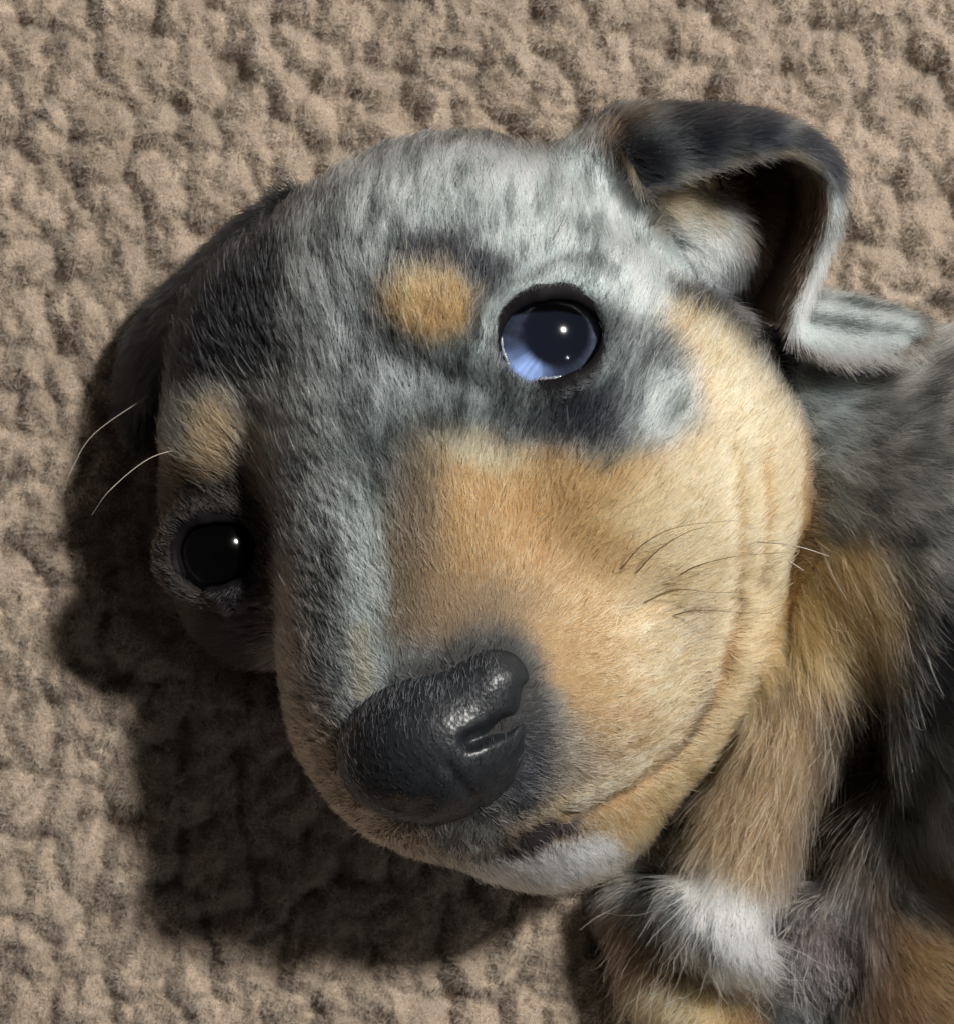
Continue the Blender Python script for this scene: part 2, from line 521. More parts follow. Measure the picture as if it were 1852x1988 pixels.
for _ in range(26):
    x, y = r_.uniform(620, 1250), r_.uniform(270, 430)
    a = math.degrees(math.atan2(y - 1380, x - 880))
    dab(x, y, r_.uniform(14, 34), r_.uniform(5, 11), DGREY * r_.uniform(.6, 1.4), a, .6, r_.uniform(.3, .7))
# black of the far side
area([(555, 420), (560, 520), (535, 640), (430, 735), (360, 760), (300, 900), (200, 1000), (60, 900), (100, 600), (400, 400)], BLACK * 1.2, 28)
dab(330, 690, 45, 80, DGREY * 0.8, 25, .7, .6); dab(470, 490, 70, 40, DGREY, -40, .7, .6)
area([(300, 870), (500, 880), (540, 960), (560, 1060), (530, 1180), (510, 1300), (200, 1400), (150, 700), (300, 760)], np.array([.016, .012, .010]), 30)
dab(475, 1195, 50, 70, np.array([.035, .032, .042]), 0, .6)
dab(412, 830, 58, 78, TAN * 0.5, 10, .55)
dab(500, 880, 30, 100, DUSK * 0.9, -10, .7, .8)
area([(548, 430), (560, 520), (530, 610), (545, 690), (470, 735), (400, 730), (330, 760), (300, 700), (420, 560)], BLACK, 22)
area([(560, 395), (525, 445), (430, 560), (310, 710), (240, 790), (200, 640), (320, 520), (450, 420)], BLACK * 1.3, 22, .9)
# bridge of the muzzle
area([(560, 1000), (700, 980), (720, 1340), (660, 1400), (600, 1300), (560, 1150)], GREY, 30)
dab(640, 1090, 50, 60, DGREY * 0.5, 10, .6, .8)
area([(500, 1250), (540, 1060), (580, 1100), (600, 1300), (660, 1420), (700, 1530), (640, 1560), (560, 1420)], np.array([.30, .235, .20]), 28)
area([(790, 860), (960, 850), (1000, 1000), (1020, 1200), (760, 1240), (740, 1100), (800, 950)], DUSK * 1.2, 40)
# the tan of cheek and muzzle
FACE = [(1290, 600), (1350, 560), (1440, 640), (1500, 720), (1560, 860), (1590, 1000), (1570, 1120), (1500, 1260), (1410, 1460), (1310, 1600), (1190, 1720), (1000, 1770), (830, 1750), (680, 1660), (580, 1540), (540, 1400), (640, 1420), (720, 1580), (900, 1640), (1060, 1560), (1090, 1400), (1040, 1250), (900, 1150), (850, 1000), (850, 890), (950, 860), (1050, 870), (1180, 890), (1290, 860), (1350, 790), (1345, 690)]
area(FACE, TAN, 38)
area([(1330, 600), (1440, 650), (1540, 860), (1550, 1000), (1500, 1080), (1330, 1100), (1180, 1000), (1250, 930), (1380, 850), (1390, 720)], PALE, 45, .85)
area([(1250, 1000), (1480, 1100), (1430, 1250), (1330, 1380), (1220, 1300), (1200, 1150)], PALE, 50, .55)
dab(1500, 940, 40, 130, RUST * 1.2, 5, .7, .55); dab(960, 1030, 110, 90, RUST * 1.3, 20, .7, .55)
dab(930, 880, 90, 28, CREAM, 10, .7, .7)
dab(880, 1180, 150, 75, DUSK * 0.9, -5, .7, .9); dab(790, 1060, 65, 190, DUSK * 0.62, 8, .7, .9); dab(900, 1090, 70, 120, np.array([.36, .22, .10]), 20, .8, .6)
dab(1120, 1520, 110, 70, DUSK * 1.25, -30, .7, .75); dab(1085, 1460, 60, 90, np.array([.22, .20, .165]), 0, .7, .8); dab(1065, 1370, 28, 40, np.array([.3, .3, .28]), 0, .7, .8)
stroke([(1040, 1580), (1101, 1557), (1195, 1524), (1290, 1443), (1384, 1306)], 14, PALE, .7, .8)
area([(1400, 1060), (1540, 1100), (1420, 1460), (1290, 1600), (1200, 1600), (1300, 1480)], TAN * 1.1, 30, .6)
area([(560, 1380), (620, 1400), (700, 1540), (860, 1640), (900, 1740), (820, 1750), (680, 1660), (590, 1550)], np.array([.42, .30, .21]), 25)
# around the nose
area([(690, 1370), (780, 1300), (900, 1225), (1010, 1215), (1060, 1330), (1090, 1480), (1050, 1580), (900, 1630), (760, 1590), (660, 1480)], np.array([.05, .05, .05]), 38)
dab(1018, 1490, 40, 85, BLACK * 3, 0, .6, .9)
stroke([(690, 960), (708, 1150), (704, 1340)], 40, LGREY * 1.05, .7, .9)
stroke([(706, 1230), (704, 1345)], 22, CREAM, .7, .8)
area([(830, 1600), (970, 1600), (990, 1640), (930, 1690), (850, 1690)], TAUPE, 25)
# chin
area([(900, 1690), (960, 1662), (1060, 1650), (1120, 1625), (1190, 1615), (1215, 1650), (1195, 1690), (1053, 1735), (920, 1725)], WHITE, 16)
area([(925, 1668), (987, 1645), (1005, 1617), (1053, 1598), (1115, 1590), (1124, 1616), (1077, 1637), (1053, 1656), (1007, 1662)], np.array([.045, .034, .038]), 10)
stroke([(1110, 1592), (1195, 1550), (1250, 1506), (1300, 1464), (1350, 1398), (1392, 1315)], 9, DUSK * 0.35, .9, .8)  # shade of the mouth crease, put into the coat colour

# eyebrow and eye surround
area([(770, 500), (800, 440), (900, 440), (1010, 500), (960, 560), (900, 520)], BLACK, 24)
stroke([(965, 610), (1000, 552), (1065, 512), (1130, 502), (1185, 520)], 13, BLACK * 1.5, .9, .75)
dab(735, 600, 35, 90, DGREY * 0.7, 5, .7, .8); dab(790, 690, 60, 25, DGREY, 15, .7, .7)
dab(832, 582, 86, 70, TAN * 0.95, 5, .4)
dab(930, 620, 22, 80, DGREY * 0.6, 15, .7, .8); dab(935, 650, 10, 60, LGREY, 15, .6, .8)
dab(1066, 664, 118, 104, DGREY * 0.5, 0, .25)
stroke([(950, 640), (968, 600), (1010, 562), (1080, 544), (1140, 555)], 17, LGREY, .7, .9)
stroke([(1185, 600), (1200, 690), (1170, 760)], 22, GREY * 1.1, .7, .9)
dab(1250, 700, 70, 60, GREY * 0.8, 0, .7, .8); dab(1240, 745, 45, 32, DGREY * 0.5, -30, .7, .8)
area([(960, 800), (1100, 750), (1230, 740), (1260, 830), (1230, 875), (1080, 860)], BLACK * 1.8, 28)
dab(1290, 790, 70, 75, LGREY * 0.85, 20, .5); dab(1010, 790, 50, 22, GREY, 10, .7, .8)
dab(1225, 640, 80, 28, DGREY * 0.8, 15, .7, .8)
# about the near ear
area([(1290, 560), (1400, 520), (1500, 560), (1560, 680), (1530, 760), (1440, 640)], BLACK * 2, 25)
area([(1130, 210), (1560, 200), (1600, 480), (1520, 620), (1440, 500), (1300, 400), (1220, 360)], BROWN * 0.55, 25)
dab(1340, 415, 90, 60, np.array([.17, .13, .075]), 20, .5)
dab(1365, 485, 75, 45, LGREY * 0.65, 35, .5, .9); dab(1425, 440, 22, 60, LGREY * 0.6, 0, .5, .8)
dab(1390, 445, 28, 18, DUSK * 0.5, 0, .6, .9)
dab(1480, 500, 20, 60, np.array([.30, .17, .12]), 5, .5, .8)

def coat_at(px, py):
    i = np.clip(((px + 100) / MS), 0, mw - 1.01); j = np.clip(((py + 100) / MS), 0, mh - 1.01)
    i0 = i.astype(int); j0 = j.astype(int); fx = (i - i0)[:, None]; fy = (j - j0)[:, None]
    return ((coat[j0, i0] * (1 - fx) + coat[j0, i0 + 1] * fx) * (1 - fy)
            + (coat[j0 + 1, i0] * (1 - fx) + coat[j0 + 1, i0 + 1] * fx) * fy)

def grizzle(c, px, py, n):
    """hair to hair variation, drawn out along the lie; strong where the coat is grey, weak in the tan"""
    sat = (c.max(1) - c.min(1)) / (c.max(1) + 1e-6)
    g = 1 - sstep(0.14, 0.45, sat)
    lum = c.mean(1)
    r = np.hypot(px - 880, py - 1380); th = np.arctan2(py - 1380, px - 880)
    streak = 1.15 * fbm2(th * 120, r / 46, 31, 2) + 0.6 * fbm2(th * 45, r / 60, 35, 2) + 0.4 * fbm2(px / 34, py / 34, 38, 2) + 0.4 * fbm2(px / 80, py / 80, 39, 2)
    tan = np.exp(np.clip(0.2 * rng.standard_normal(n) + 0.22 * streak, -1.2, .5))[:, None]
    m = c * tan
    gg = (g * (lum < 0.75) * (lum > 0.05))[:, None]
    dark = sstep(-0.05, -0.75, streak + 0.35 * rng.standard_normal(n))[:, None]
    light = sstep(0.15, 0.9, streak + 0.35 * rng.standard_normal(n))[:, None]
    mer = c * np.exp(0.25 * rng.standard_normal(n))[:, None]
    mer = mer * (1 - 0.90 * dark) * (1 + 1.15 * light)
    return m * (1 - gg) + mer * gg

# ------------------------------------------------------------------ how the hair lies
HEADPOLY = [(100, 900), (300, 500), (560, 330), (850, 200), (1150, 200), (1330, 520), (1500, 680), (1575, 880), (1575, 1080), (1500, 1240), (1410, 1450), (1300, 1600), (1180, 1720), (980, 1790), (700, 1720), (300, 1500)]
LIE = np.array([  # px, py, dx, dy
    (1560, 700, .5, .9), (1640, 760, .9, .5), (1800, 720, 1, .1), (1750, 900, 1, .3), (1850, 1050, 1, .3), (1650, 1000, .9, .4),
    (1560, 1100, .7, .6), (1680, 1150, .8, .7), (1700, 1300, .5, .9), (1520, 1250, .5, .9), (1600, 1380, -.2, 1), (1500, 1400, -.3, 1),
    (1540, 1500, -.4, 1), (1440, 1560, -.4, 1), (1380, 1680, -.35, 1), (1400, 1780, -.1, 1), (1480, 1850, .5, .8), (1310, 1740, -.7, .7),
    (1850, 1250, 1, .2), (1800, 1400, 1, .1), (1830, 1550, 1, .2), (1800, 1750, .9, .5), (1750, 1950, .8, .6),
    (1650, 1600, -.2, 1), (1250, 1850, -.4, .9), (1350, 1960, -.6, .6), (1450, 640, .6, .9), (1400, 480, .2, 1), (1320, 420, .8, .3), (1450, 330, .9, .1)], float)

def lie_dir(px, py, p):
    """3-D direction the hair lies in: away from the nose on the head, from control points on the body"""
    d = p - q(880, 1380, 3.4)
    d = nrm(d)
    w = 1 / (((px[:, None] - LIE[:, 0]) ** 2 + (py[:, None] - LIE[:, 1]) ** 2) + 400) ** 1.5
    b = np.stack([(w * LIE[:, 2]).sum(1), -(w * LIE[:, 3]).sum(1), np.zeros(len(px))], 1)
    b = nrm(b)
    ins = inpoly(px, py, HEADPOLY)
    dist = polydist(px, py, HEADPOLY + [HEADPOLY[0]])
    t = np.where(ins, np.clip(0.5 + dist / 40, 0, 1), np.clip(0.5 - dist / 40, 0, 1))[:, None]
    return nrm(d * t + b * (1 - t))

def grow(p, n, flow, length, lift, rad, k=5, curl=0.12, clump=None):
    """strands: start lifted off the skin, bend over into the lie"""
    m = len(p)
    t = flow - (flow * n).sum(1, keepdims=True) * n
    t = nrm(t + 1e-4)
    side = np.cross(n, t)
    t = nrm(t + side * (rng.standard_normal(m) * 0.22)[:, None])
    a0 = np.clip(lift + rng.standard_normal(m) * 0.12, 0.05, 1.4)
    pts = np.zeros((m, k, 3)); pts[:, 0] = p - n * 0.015
    seg = (length / (k - 1))[:, None]
    c1 = rng.standard_normal(m) * curl
    for j in range(1, k):
        a = a0 * (1 - 0.75 * (j - 1) / (k - 1))
        d = t * np.cos(a)[:, None] + n * np.sin(a)[:, None] + side * (c1 * j / k + rng.standard_normal(m) * curl * 0.4)[:, None]
        pts[:, j] = pts[:, j - 1] + nrm(d) * seg
    taper = np.linspace(1, 0.25, k) ** 0.8
    return pts, rad[:, None] * taper

def eye_dist(p):
    out = np.full(len(p), 9.0)
    for c, ax in ((EYE_A, AX_A), (EYE_B, AX_B)):
        r, hh, _ = eye_uv(p, c, ax)
        out = np.where(hh > -0.25, np.minimum(out, r), out)
    return out

# ------------------------------------------------------------------ the puppy
puppy = link(bpy.data.objects.new('puppy', None))
puppy.location = (0, 0, 0)
puppy['label'] = 'dappled grey, black and tan puppy lying with its head on the brown fleece'
puppy['category'] = 'puppy'

bpx, bpy_ = to_px(bv)
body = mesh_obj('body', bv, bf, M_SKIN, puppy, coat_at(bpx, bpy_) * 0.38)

def facing(c, n):
    return np.where(n[:, 2] > -0.35, 1.0, 0.12) * np.where(np.abs(c[:, 0]) > 7.2, 0.15, 1) * np.where(c[:, 1] < -6.8, 0.2, 1)
p, n, _ = scatter(bv, bf, bn, 2600, facing)
px, py = to_px(p)
ed = eye_dist(p)
keep = (ed > 0.515) & (nose_field(p) > -0.03) & (p[:, 2] > 0.05)
# the dark lip and the bare wrist carry few hairs
lip = inpoly(px, py, [(925, 1668), (987, 1645), (1005, 1617), (1053, 1598), (1115, 1590), (1124, 1616), (1077, 1637), (1053, 1656), (1007, 1662)])
pad_ = lambda x, y: np.hypot((x - 1590) / 100, (y - 1840) / 120) < 0.95
pad = pad_(px, py)
keep &= ~((lip | pad) & (rng.random(len(p)) < np.where(pad, 0.2, 0.8)))
p, n, px, py, ed = p[keep], n[keep], px[keep], py[keep], ed[keep]
m_ = len(p)
inhead = inpoly(px, py, HEADPOLY)
dn = np.linalg.norm(p - NOSE, axis=1)
length = np.where(inhead, 0.115 + 0.11 * sstep(0.8, 4.2, dn), 0.38)
chin = inpoly(px, py, [(900, 1640), (1230, 1580), (1260, 1680), (1040, 1800), (900, 1780)])
length = np.where(chin, 0.17, length)
leg = inpoly(px, py, [(1440, 1040), (1800, 1050), (1760, 1500), (1540, 1950), (1180, 1900), (1280, 1560)]) & ~inhead
length = np.where(leg, 0.34 + 0.5 * rng.random(m_) ** 3, length)
paw_d = np.hypot(px - 1400, py - 1790)
length = np.where(pad_(px, py), 0.14, length)
length = np.where(leg & (paw_d < 220), length * (0.32 + 0.68 * paw_d / 220), length)
length *= sstep(0.52, 1.1, ed) * 0.6 + 0.4
length *= rng.uniform(0.65, 1.25, m_)
lift = np.where(leg, 0.55, np.where(inhead, 0.34, 0.4)) + 0.15 * (fbm2(px / 40, py / 40, 51, 2))
flow = lie_dir(px, py, p)
# tufts: neighbouring hairs share a little of their direction
sw = np.stack([fbm2(px / 22, py / 22, 61, 2), fbm2(px / 22, py / 22, 71, 2), np.zeros(m_)], 1)
flow = nrm(flow + sw * 0.35)
tf = nrm(flow - (flow * n).sum(1, keepdims=True) * n + 1e-4)
mx_, my_ = to_px(p + tf * (length * 0.6)[:, None])
jit = 10 + 14 * rng.random(m_) ** 2
cc = grizzle(coat_at(mx_ + rng.standard_normal(m_) * jit, my_ + rng.standard_normal(m_) * jit), px, py, m_)
guard = leg & (rng.random(m_) < 0.055)
cc[guard] = cc[guard] * 0.3 + np.array([.75, .62, .42]) * 0.7
coarse = inhead & (rng.random(m_) < 0.10) & (dn > 1.6)
cc[coarse] = cc[coarse] * rng.choice([0.25, 1.9], (coarse.sum(), 1))
length[coarse] *= 1.35
rad = np.where(guard, 0.0085, np.where(coarse, 0.0062, 0.0036)) * rng.uniform(0.7, 1.3, m_)
pts, rr = grow(p, n, flow, length, lift, rad)
hair_obj('fur', pts, rr, cc, M_FUR, body)
gk = np.flatnonzero(leg & (n[:, 2] > 0.15))
gk = rng.choice(gk, 650, replace=False)
gl_ = rng.uniform(.35, .95, len(gk))
gp, gr = grow(p[gk], n[gk], flow[gk], gl_, np.full(len(gk), .55), np.full(len(gk), .0088) * rng.uniform(.6, 1.2, len(gk)), k=9, curl=0.42)
wh = (paw_d[gk] < 130)[:, None]
gc = np.where(wh, WHITE, np.array([.80, .68, .46])) * rng.uniform(.3, 1.05, (len(gk), 1))
hair_obj('guard_hair', gp, gr, gc, M_FUR, body)

# ------------------------------------------------------------------ ears: curved flaps with a thickness
def catmull(ctrl, nu, nv):
    c = np.asarray(ctrl, float)
    def line(c, n):
        m = len(c)
        t = np.linspace(0, m - 1, n); i = np.minimum(t.astype(int), m - 2); f = (t - i)[:, None, None]
        e = np.concatenate([2 * c[:1] - c[1:2], c, 2 * c[-1:] - c[-2:-1]])
        p0, p1, p2, p3 = e[i], e[i + 1], e[i + 2], e[i + 3]
        return 0.5 * (2 * p1 + (p2 - p0) * f + (2 * p0 - 5 * p1 + 4 * p2 - p3) * f ** 2 + (3 * p1 - p0 - 3 * p2 + p3) * f ** 3)
    c = line(c, nu)
    c = line(c.transpose(1, 0, 2), nv).transpose(1, 0, 2)
    return c

def flap(rows, thick, nu=70, nv=20):
    ctrl = [[q(*pt) for pt in row] for row in rows]
    S = catmull(ctrl, nu, nv)
    du = np.gradient(S, axis=0); dv = np.gradient(S, axis=1)
    nn = nrm(np.cross(du, dv))
    e = np.minimum(1, 4 * np.minimum(np.linspace(0, 1, nv), np.linspace(1, 0, nv)) + 0.25)[None, :, None]
    A = S + nn * thick * e; B = S - nn * thick * e
    v = np.concatenate([A.reshape(-1, 3), B.reshape(-1, 3)])
    idx = np.arange(nu * nv).reshape(nu, nv)
    f1 = np.stack([idx[:-1, :-1], idx[1:, :-1], idx[1:, 1:], idx[:-1, 1:]], -1).reshape(-1, 4)
    f2 = f1[:, ::-1] + nu * nv
    fs = [f1, f2]
    def strip(a):
        b = a + nu * nv
        return np.stack([a[:-1], b[:-1], b[1:], a[1:]], -1)
    for a in (idx[:, 0][::-1], idx[:, -1], idx[0, :], idx[-1, :][::-1]):
        fs.append(strip(a)[:, ::-1])
    return v, np.concatenate(fs), len(f1), S, du, dv, nn

def ear(name, rows, thick, col_out, col_in, flowmix, density, ln, label=None, nu=70, nv=20):
    v, f, nf, S, du, dv, nn = flap(rows, thick, nu, nv)
    vn = vert_normals(v, f)
    N0 = nu * nv
    uu, vv = np.meshgrid(np.linspace(0, 1, nu), np.linspace(0, 1, nv), indexing='ij')
    U = np.concatenate([uu.ravel(), uu.ravel()]); V = np.concatenate([vv.ravel(), vv.ravel()])
    side = np.concatenate([np.zeros(N0), np.ones(N0)])
    pxv, pyv = to_px(v)
    def colour(U, V, side, px, py):
        return np.where((side > 0.5)[:, None], col_out(U, V, px, py), col_in(U, V, px, py))
    o = mesh_obj(name, v, f, M_SKIN, puppy, colour(U, V, side, pxv, pyv) * 0.5)
    if label:
        o['label'] = label
    tri = np.concatenate([f[:, [0, 1, 2]], f[:, [0, 2, 3]]])
    p, n, fi = scatter(v, f, vn, density)
    vi = tri[fi, 0]
    px, py = to_px(p)
    Us, Vs, Ss = U[vi], V[vi], side[vi]
    fl = nrm(du.reshape(-1, 3)[vi % N0]) * flowmix[0] + nrm(dv.reshape(-1, 3)[vi % N0]) * flowmix[1]
    m = len(p)
    c = grizzle(colour(Us, Vs, Ss, px, py), px, py, m)
    L_ = ln * rng.uniform(0.6, 1.25, m)
    pts, rr = grow(p, n, fl, L_, np.full(m, 0.5), 0.0040 * rng.uniform(0.7, 1.3, m))
    hair_obj('fur', pts, rr, c, M_FUR, o)
    return o

def mixc(a, b, t):
    t = np.clip(t, 0, 1)[:, None]
    return np.asarray(a) * (1 - t) + np.asarray(b) * t

def near_out(U, V, px, py):
    c = mixc(BLACK * 1.8, DGREY * 0.7, sstep(-.1, .6, fbm2(px / 50, py / 50, 81, 2)))
    t = sstep(0.42, 0.55, U)[:, None]
    c = c * (1 - t) + DGREY * 1.3 * t
    rim = (sstep(0.62, 0.85, V) * sstep(0.36, 0.50, U))[:, None]
    c = c * (1 - rim) + LGREY * 1.4 * rim
    tip = np.clip(sstep(0.64, 0.74, U) * (0.55 + 0.45 * np.sin(V * 19 + U * 9)), 0, 1)[:, None]
    return c * (1 - tip) + LGREY * 1.4 * tip
def near_in(U, V, px, py):
    c = np.tile(BROWN * 0.45, (len(U), 1))
    rim = (sstep(0.86, 0.97, V) * sstep(0.25, 0.45, U))[:, None]
    tan = (sstep(0.5, 0.95, V) * (1 - sstep(0.2, 0.32, U)))[:, None]
    c = c * (1 - tan) + DUSK * tan
    return c * (1 - rim) + LGREY * rim

near_rows = [  # from the ear's root to its rim, along the flap
    [(1130, 295, 1.9), (1160, 262, 2.6), (1215, 300, 3.25), (1250, 365, 3.25)],
    [(1200, 235, 1.6), (1235, 235, 2.7), (1295, 280, 3.4), (1325, 332, 3.4)],
    [(1350, 230, 1.4), (1385, 232, 2.7), (1425, 262, 3.4), (1440, 300, 3.5)],
    [(1460, 258, 1.2), (1495, 252, 2.5), (1530, 264, 3.2), (1535, 286, 3.5)],
    [(1515, 330, 0.9), (1555, 318, 2.1), (1595, 316, 3.0), (1606, 330, 3.3)],
    [(1515, 420, 0.9), (1560, 412, 2.0), (1605, 408, 2.9), (1618, 412, 3.2)],
    [(1500, 510, 0.9), (1535, 506, 1.9), (1575, 500, 2.7), (1592, 500, 3.0)],
    [(1490, 585, 1.0), (1515, 586, 1.9), (1545, 585, 2.6), (1556, 590, 2.9)],
    [(1580, 575, 1.6), (1570, 598, 2.2), (1556, 632, 2.75), (1548, 652, 2.95)],
    [(1680, 590, 2.1), (1665, 618, 2.7), (1640, 658, 3.0), (1622, 690, 3.0)],
    [(1775, 622, 2.7), (1755, 640, 3.1), (1735, 662, 3.2), (1710, 690, 3.1)],
    [(1790, 650, 3.1), (1780, 656, 3.15), (1765, 666, 3.2), (1750, 678, 3.15)],
]
ear('ear', near_rows, 0.055, near_out, near_in, (0.9, 0.45), 3000, 0.30,
    label='folded ear with a pale grey rim and its tip turned outwards', nu=110, nv=24)

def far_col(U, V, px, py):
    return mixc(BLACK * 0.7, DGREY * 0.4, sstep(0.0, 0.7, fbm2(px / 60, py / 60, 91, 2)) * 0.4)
far_rows = [
    [(590, 365, 1.6), (550, 410, 2.1), (540, 500, 2.75)],
    [(490, 435, 1.1), (450, 480, 1.7), (455, 570, 2.45)],
    [(395, 520, 0.7), (360, 570, 1.3), (375, 650, 2.1)],
    [(310, 595, 0.4), (285, 655, 0.9), (310, 730, 1.5)],
    [(262, 680, 0.3), (255, 730, 0.6), (280, 800, 0.95)],
    [(245, 760, 0.25), (248, 800, 0.4), (268, 860, 0.6)],
]
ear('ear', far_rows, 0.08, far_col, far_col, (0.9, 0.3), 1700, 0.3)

# ------------------------------------------------------------------ eyes
def sphere(c, R, ax, nu=64, nv=40, capang=math.pi):
    ax = nrm(ax); e1 = nrm(np.cross(ax, [0, 1, 0.01])); e2 = np.cross(ax, e1)
    e1 = np.cross(e2, ax) if False else e1
    th = np.linspace(0, capang, nv); ph = np.linspace(0, 2 * math.pi, nu, endpoint=False)
    T, Ph = np.meshgrid(th, ph, indexing='ij')
    d = (np.cos(T)[..., None] * ax + np.sin(T)[..., None] * (np.cos(Ph)[..., None] * e1 + np.sin(Ph)[..., None] * e2))
    v = (c + d * R).reshape(-1, 3)
    idx = np.arange(nu * nv).reshape(nv, nu)
    nx_ = np.roll(idx, -1, axis=1)
    f = np.stack([idx[:-1], idx[1:], nx_[1:], nx_[:-1]], -1).reshape(-1, 4)
    return v, f, T.ravel(), Ph.ravel(), d.reshape(-1, 3)

lash = []                                                       # the short hairs of the lids
def make_eye(c, R, ax, blue, open_):
    gaze = nrm(ax + np.array([0.02, 0.02, 0]))
    # eyeball: a shallow iris bowl closed by the back of the globe
    rho = np.concatenate([np.linspace(0, 0.90, 40), 0.97 * np.sin(np.linspace(math.asin(0.95), math.pi, 24))]) * R
    hz = np.concatenate([0.30 + 0.13 * (np.linspace(0, 0.90, 40) / 0.9) ** 2, 0.97 * np.cos(np.linspace(math.asin(0.95), math.pi, 24))]) * R
    rho[-1] = 1e-4 * R
    rho[0] = 1e-4 * R
    e1 = nrm(np.cross([0, 1, 0.0], gaze)); e2 = np.cross(gaze, e1)
    nu = 128
    ph = np.linspace(0, 2 * math.pi, nu, endpoint=False)
    v = c + gaze * hz[:, None, None] + rho[:, None, None] * (np.cos(ph)[None, :, None] * e1 + np.sin(ph)[None, :, None] * e2)
    idx = np.arange(len(rho) * nu).reshape(len(rho), nu); nxt = np.roll(idx, -1, 1)
    f = np.stack([idx[:-1], idx[1:], nxt[1:], nxt[:-1]], -1).reshape(-1, 4)
    v = v.reshape(-1, 3)
    RR = np.repeat(rho / R, nu); PH = np.tile(ph, len(rho))
    xx = RR * np.cos(PH); yy = RR * np.sin(PH)
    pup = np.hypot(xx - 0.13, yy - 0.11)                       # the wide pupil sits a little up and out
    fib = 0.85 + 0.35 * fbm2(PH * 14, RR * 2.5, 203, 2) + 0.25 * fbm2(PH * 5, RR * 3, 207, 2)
    caustic = np.exp(-((np.angle(np.exp(1j * (PH - math.radians(236)))) / 0.52) ** 2))  # blue crescent: light focused by the cornea, painted into the iris colour
    sheen = np.exp(-((np.angle(np.exp(1j * (PH - math.radians(15)))) / 0.8) ** 2))  # soft room reflection, painted as a grey haze on the upper right
    iris = np.array([0.018, 0.022, 0.034]) + (caustic * blue)[:, None] * np.array([0.16, 0.23, 0.40]) + (sheen * blue)[:, None] * np.array([0.05, 0.055, 0.07])
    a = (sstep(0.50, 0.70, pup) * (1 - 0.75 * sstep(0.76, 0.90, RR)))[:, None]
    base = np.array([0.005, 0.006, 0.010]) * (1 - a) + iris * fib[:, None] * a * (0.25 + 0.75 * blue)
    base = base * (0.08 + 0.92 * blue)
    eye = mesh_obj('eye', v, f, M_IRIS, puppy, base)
    v, f, *_ = sphere(c, R, gaze, 96, 60)
    mesh_obj('cornea', v, f, M_CORNEA, eye)
    # eyelid margin: a wet dark ring with a drawn-out inner corner
    n = 120; k = 12
    ph = np.linspace(0, 2 * math.pi, n, endpoint=False)
    e1 = nrm(np.cross([0, 1, 0], ax)); e2 = np.cross(ax, e1)
    corner = np.exp(-((np.angle(np.exp(1j * (ph - math.radians(232)))) / 0.24) ** 2))
    pt = ph - math.radians(12)
    gap = lambda deg, w: np.exp(-((np.angle(np.exp(1j * (ph - math.radians(deg)))) / w) ** 2))
    ro = open_ / np.sqrt(np.cos(pt) ** 2 + (np.sin(pt) / 0.84) ** 2) + 0.16 * corner - 0.025 * gap(100, .5) + 0.04 * gap(15, .35) - 0.015 * gap(300, .3)
    hh = np.sqrt(np.maximum(R * R - np.minimum(ro, R * .98) ** 2, 0)) + 0.01 - 0.08 * corner
    ctr = c + e1 * (ro * np.cos(ph))[:, None] + e2 * (ro * np.sin(ph))[:, None] + ax * hh[:, None]
    out = nrm(e1 * np.cos(ph)[:, None] + e2 * np.sin(ph)[:, None])
    ps = np.linspace(0, 2 * math.pi, k, endpoint=False)
    off = np.array([-0.012, -0.004, 0.010, 0.025, 0.045, 0.07, 0.10, 0.135, 0.17, 0.21, 0.245, 0.26])
    rise = np.array([-0.05, 0.012, 0.034, 0.045, 0.055, 0.060, 0.056, 0.045, 0.02, -0.03, -0.09, -0.2])
    wave = 1 + 0.25 * fbm2(np.cos(ph) * 3 + 9, np.sin(ph) * 3 + 9, 301, 2)
    top = np.exp(-((np.angle(np.exp(1j * (ph - math.radians(95)))) / 0.9) ** 2))
    off2 = off[None, :] - 0.03 * top[:, None] * (off[None, :] < 0.05)
    ring = ctr[:, None] + out[:, None] * (off2 * wave[:, None])[..., None] + ax * (rise[None, :] * wave[:, None] + 0.03 * top[:, None])[..., None]
    idx = np.arange(n * k).reshape(n, k)
    a = np.roll(idx, -1, 0)
    f = np.stack([idx[:, :-1], a[:, :-1], a[:, 1:], idx[:, 1:]], -1).reshape(-1, 4)
    lid = mesh_obj('eyelid', ring.reshape(-1, 3), f, M_LID, eye)
    lv = ring.reshape(-1, 3); ln_ = vert_normals(lv, f)
    if (ln_ @ ax).mean() < 0:
        ln_ = -ln_
    lp, lnn, _ = scatter(lv, f, ln_, 4200)
    lr, _, _ = eye_uv(lp, c, ax)
    kk = rng.random(len(lp)) < sstep(open_ + 0.0, open_ + 0.06, lr)
    lp, lnn, lr = lp[kk], lnn[kk], lr[kk]
    lx, ly = to_px(lp)
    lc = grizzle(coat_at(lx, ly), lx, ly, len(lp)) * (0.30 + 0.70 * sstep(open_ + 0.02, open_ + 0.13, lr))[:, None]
    fl = nrm(lie_dir(lx, ly, lp) * 0.6 + nrm(lp - c - ax * ((lp - c) @ ax)[:, None]) * 0.7)
    pts, rr = grow(lp, lnn, fl, rng.uniform(.05, .12, len(lp)), np.full(len(lp), .35), np.full(len(lp), .0034), k=4)
    lash.append((pts, rr, lc))
    eye['label'] = 'dark eye with milky blue light painted into its lower part' if blue > 0.5 else 'nearly black eye in the shaded side of the face'
    if blue < 0.5:
        return eye
    # wet line along the lower lid
    a0, a1 = math.radians(178), math.radians(285)
    pa = np.linspace(a0, a1, 90)
    ra_ = np.interp(pa, ph, ro) - 0.016
    ra_ = np.minimum(ra_, R * 0.9)
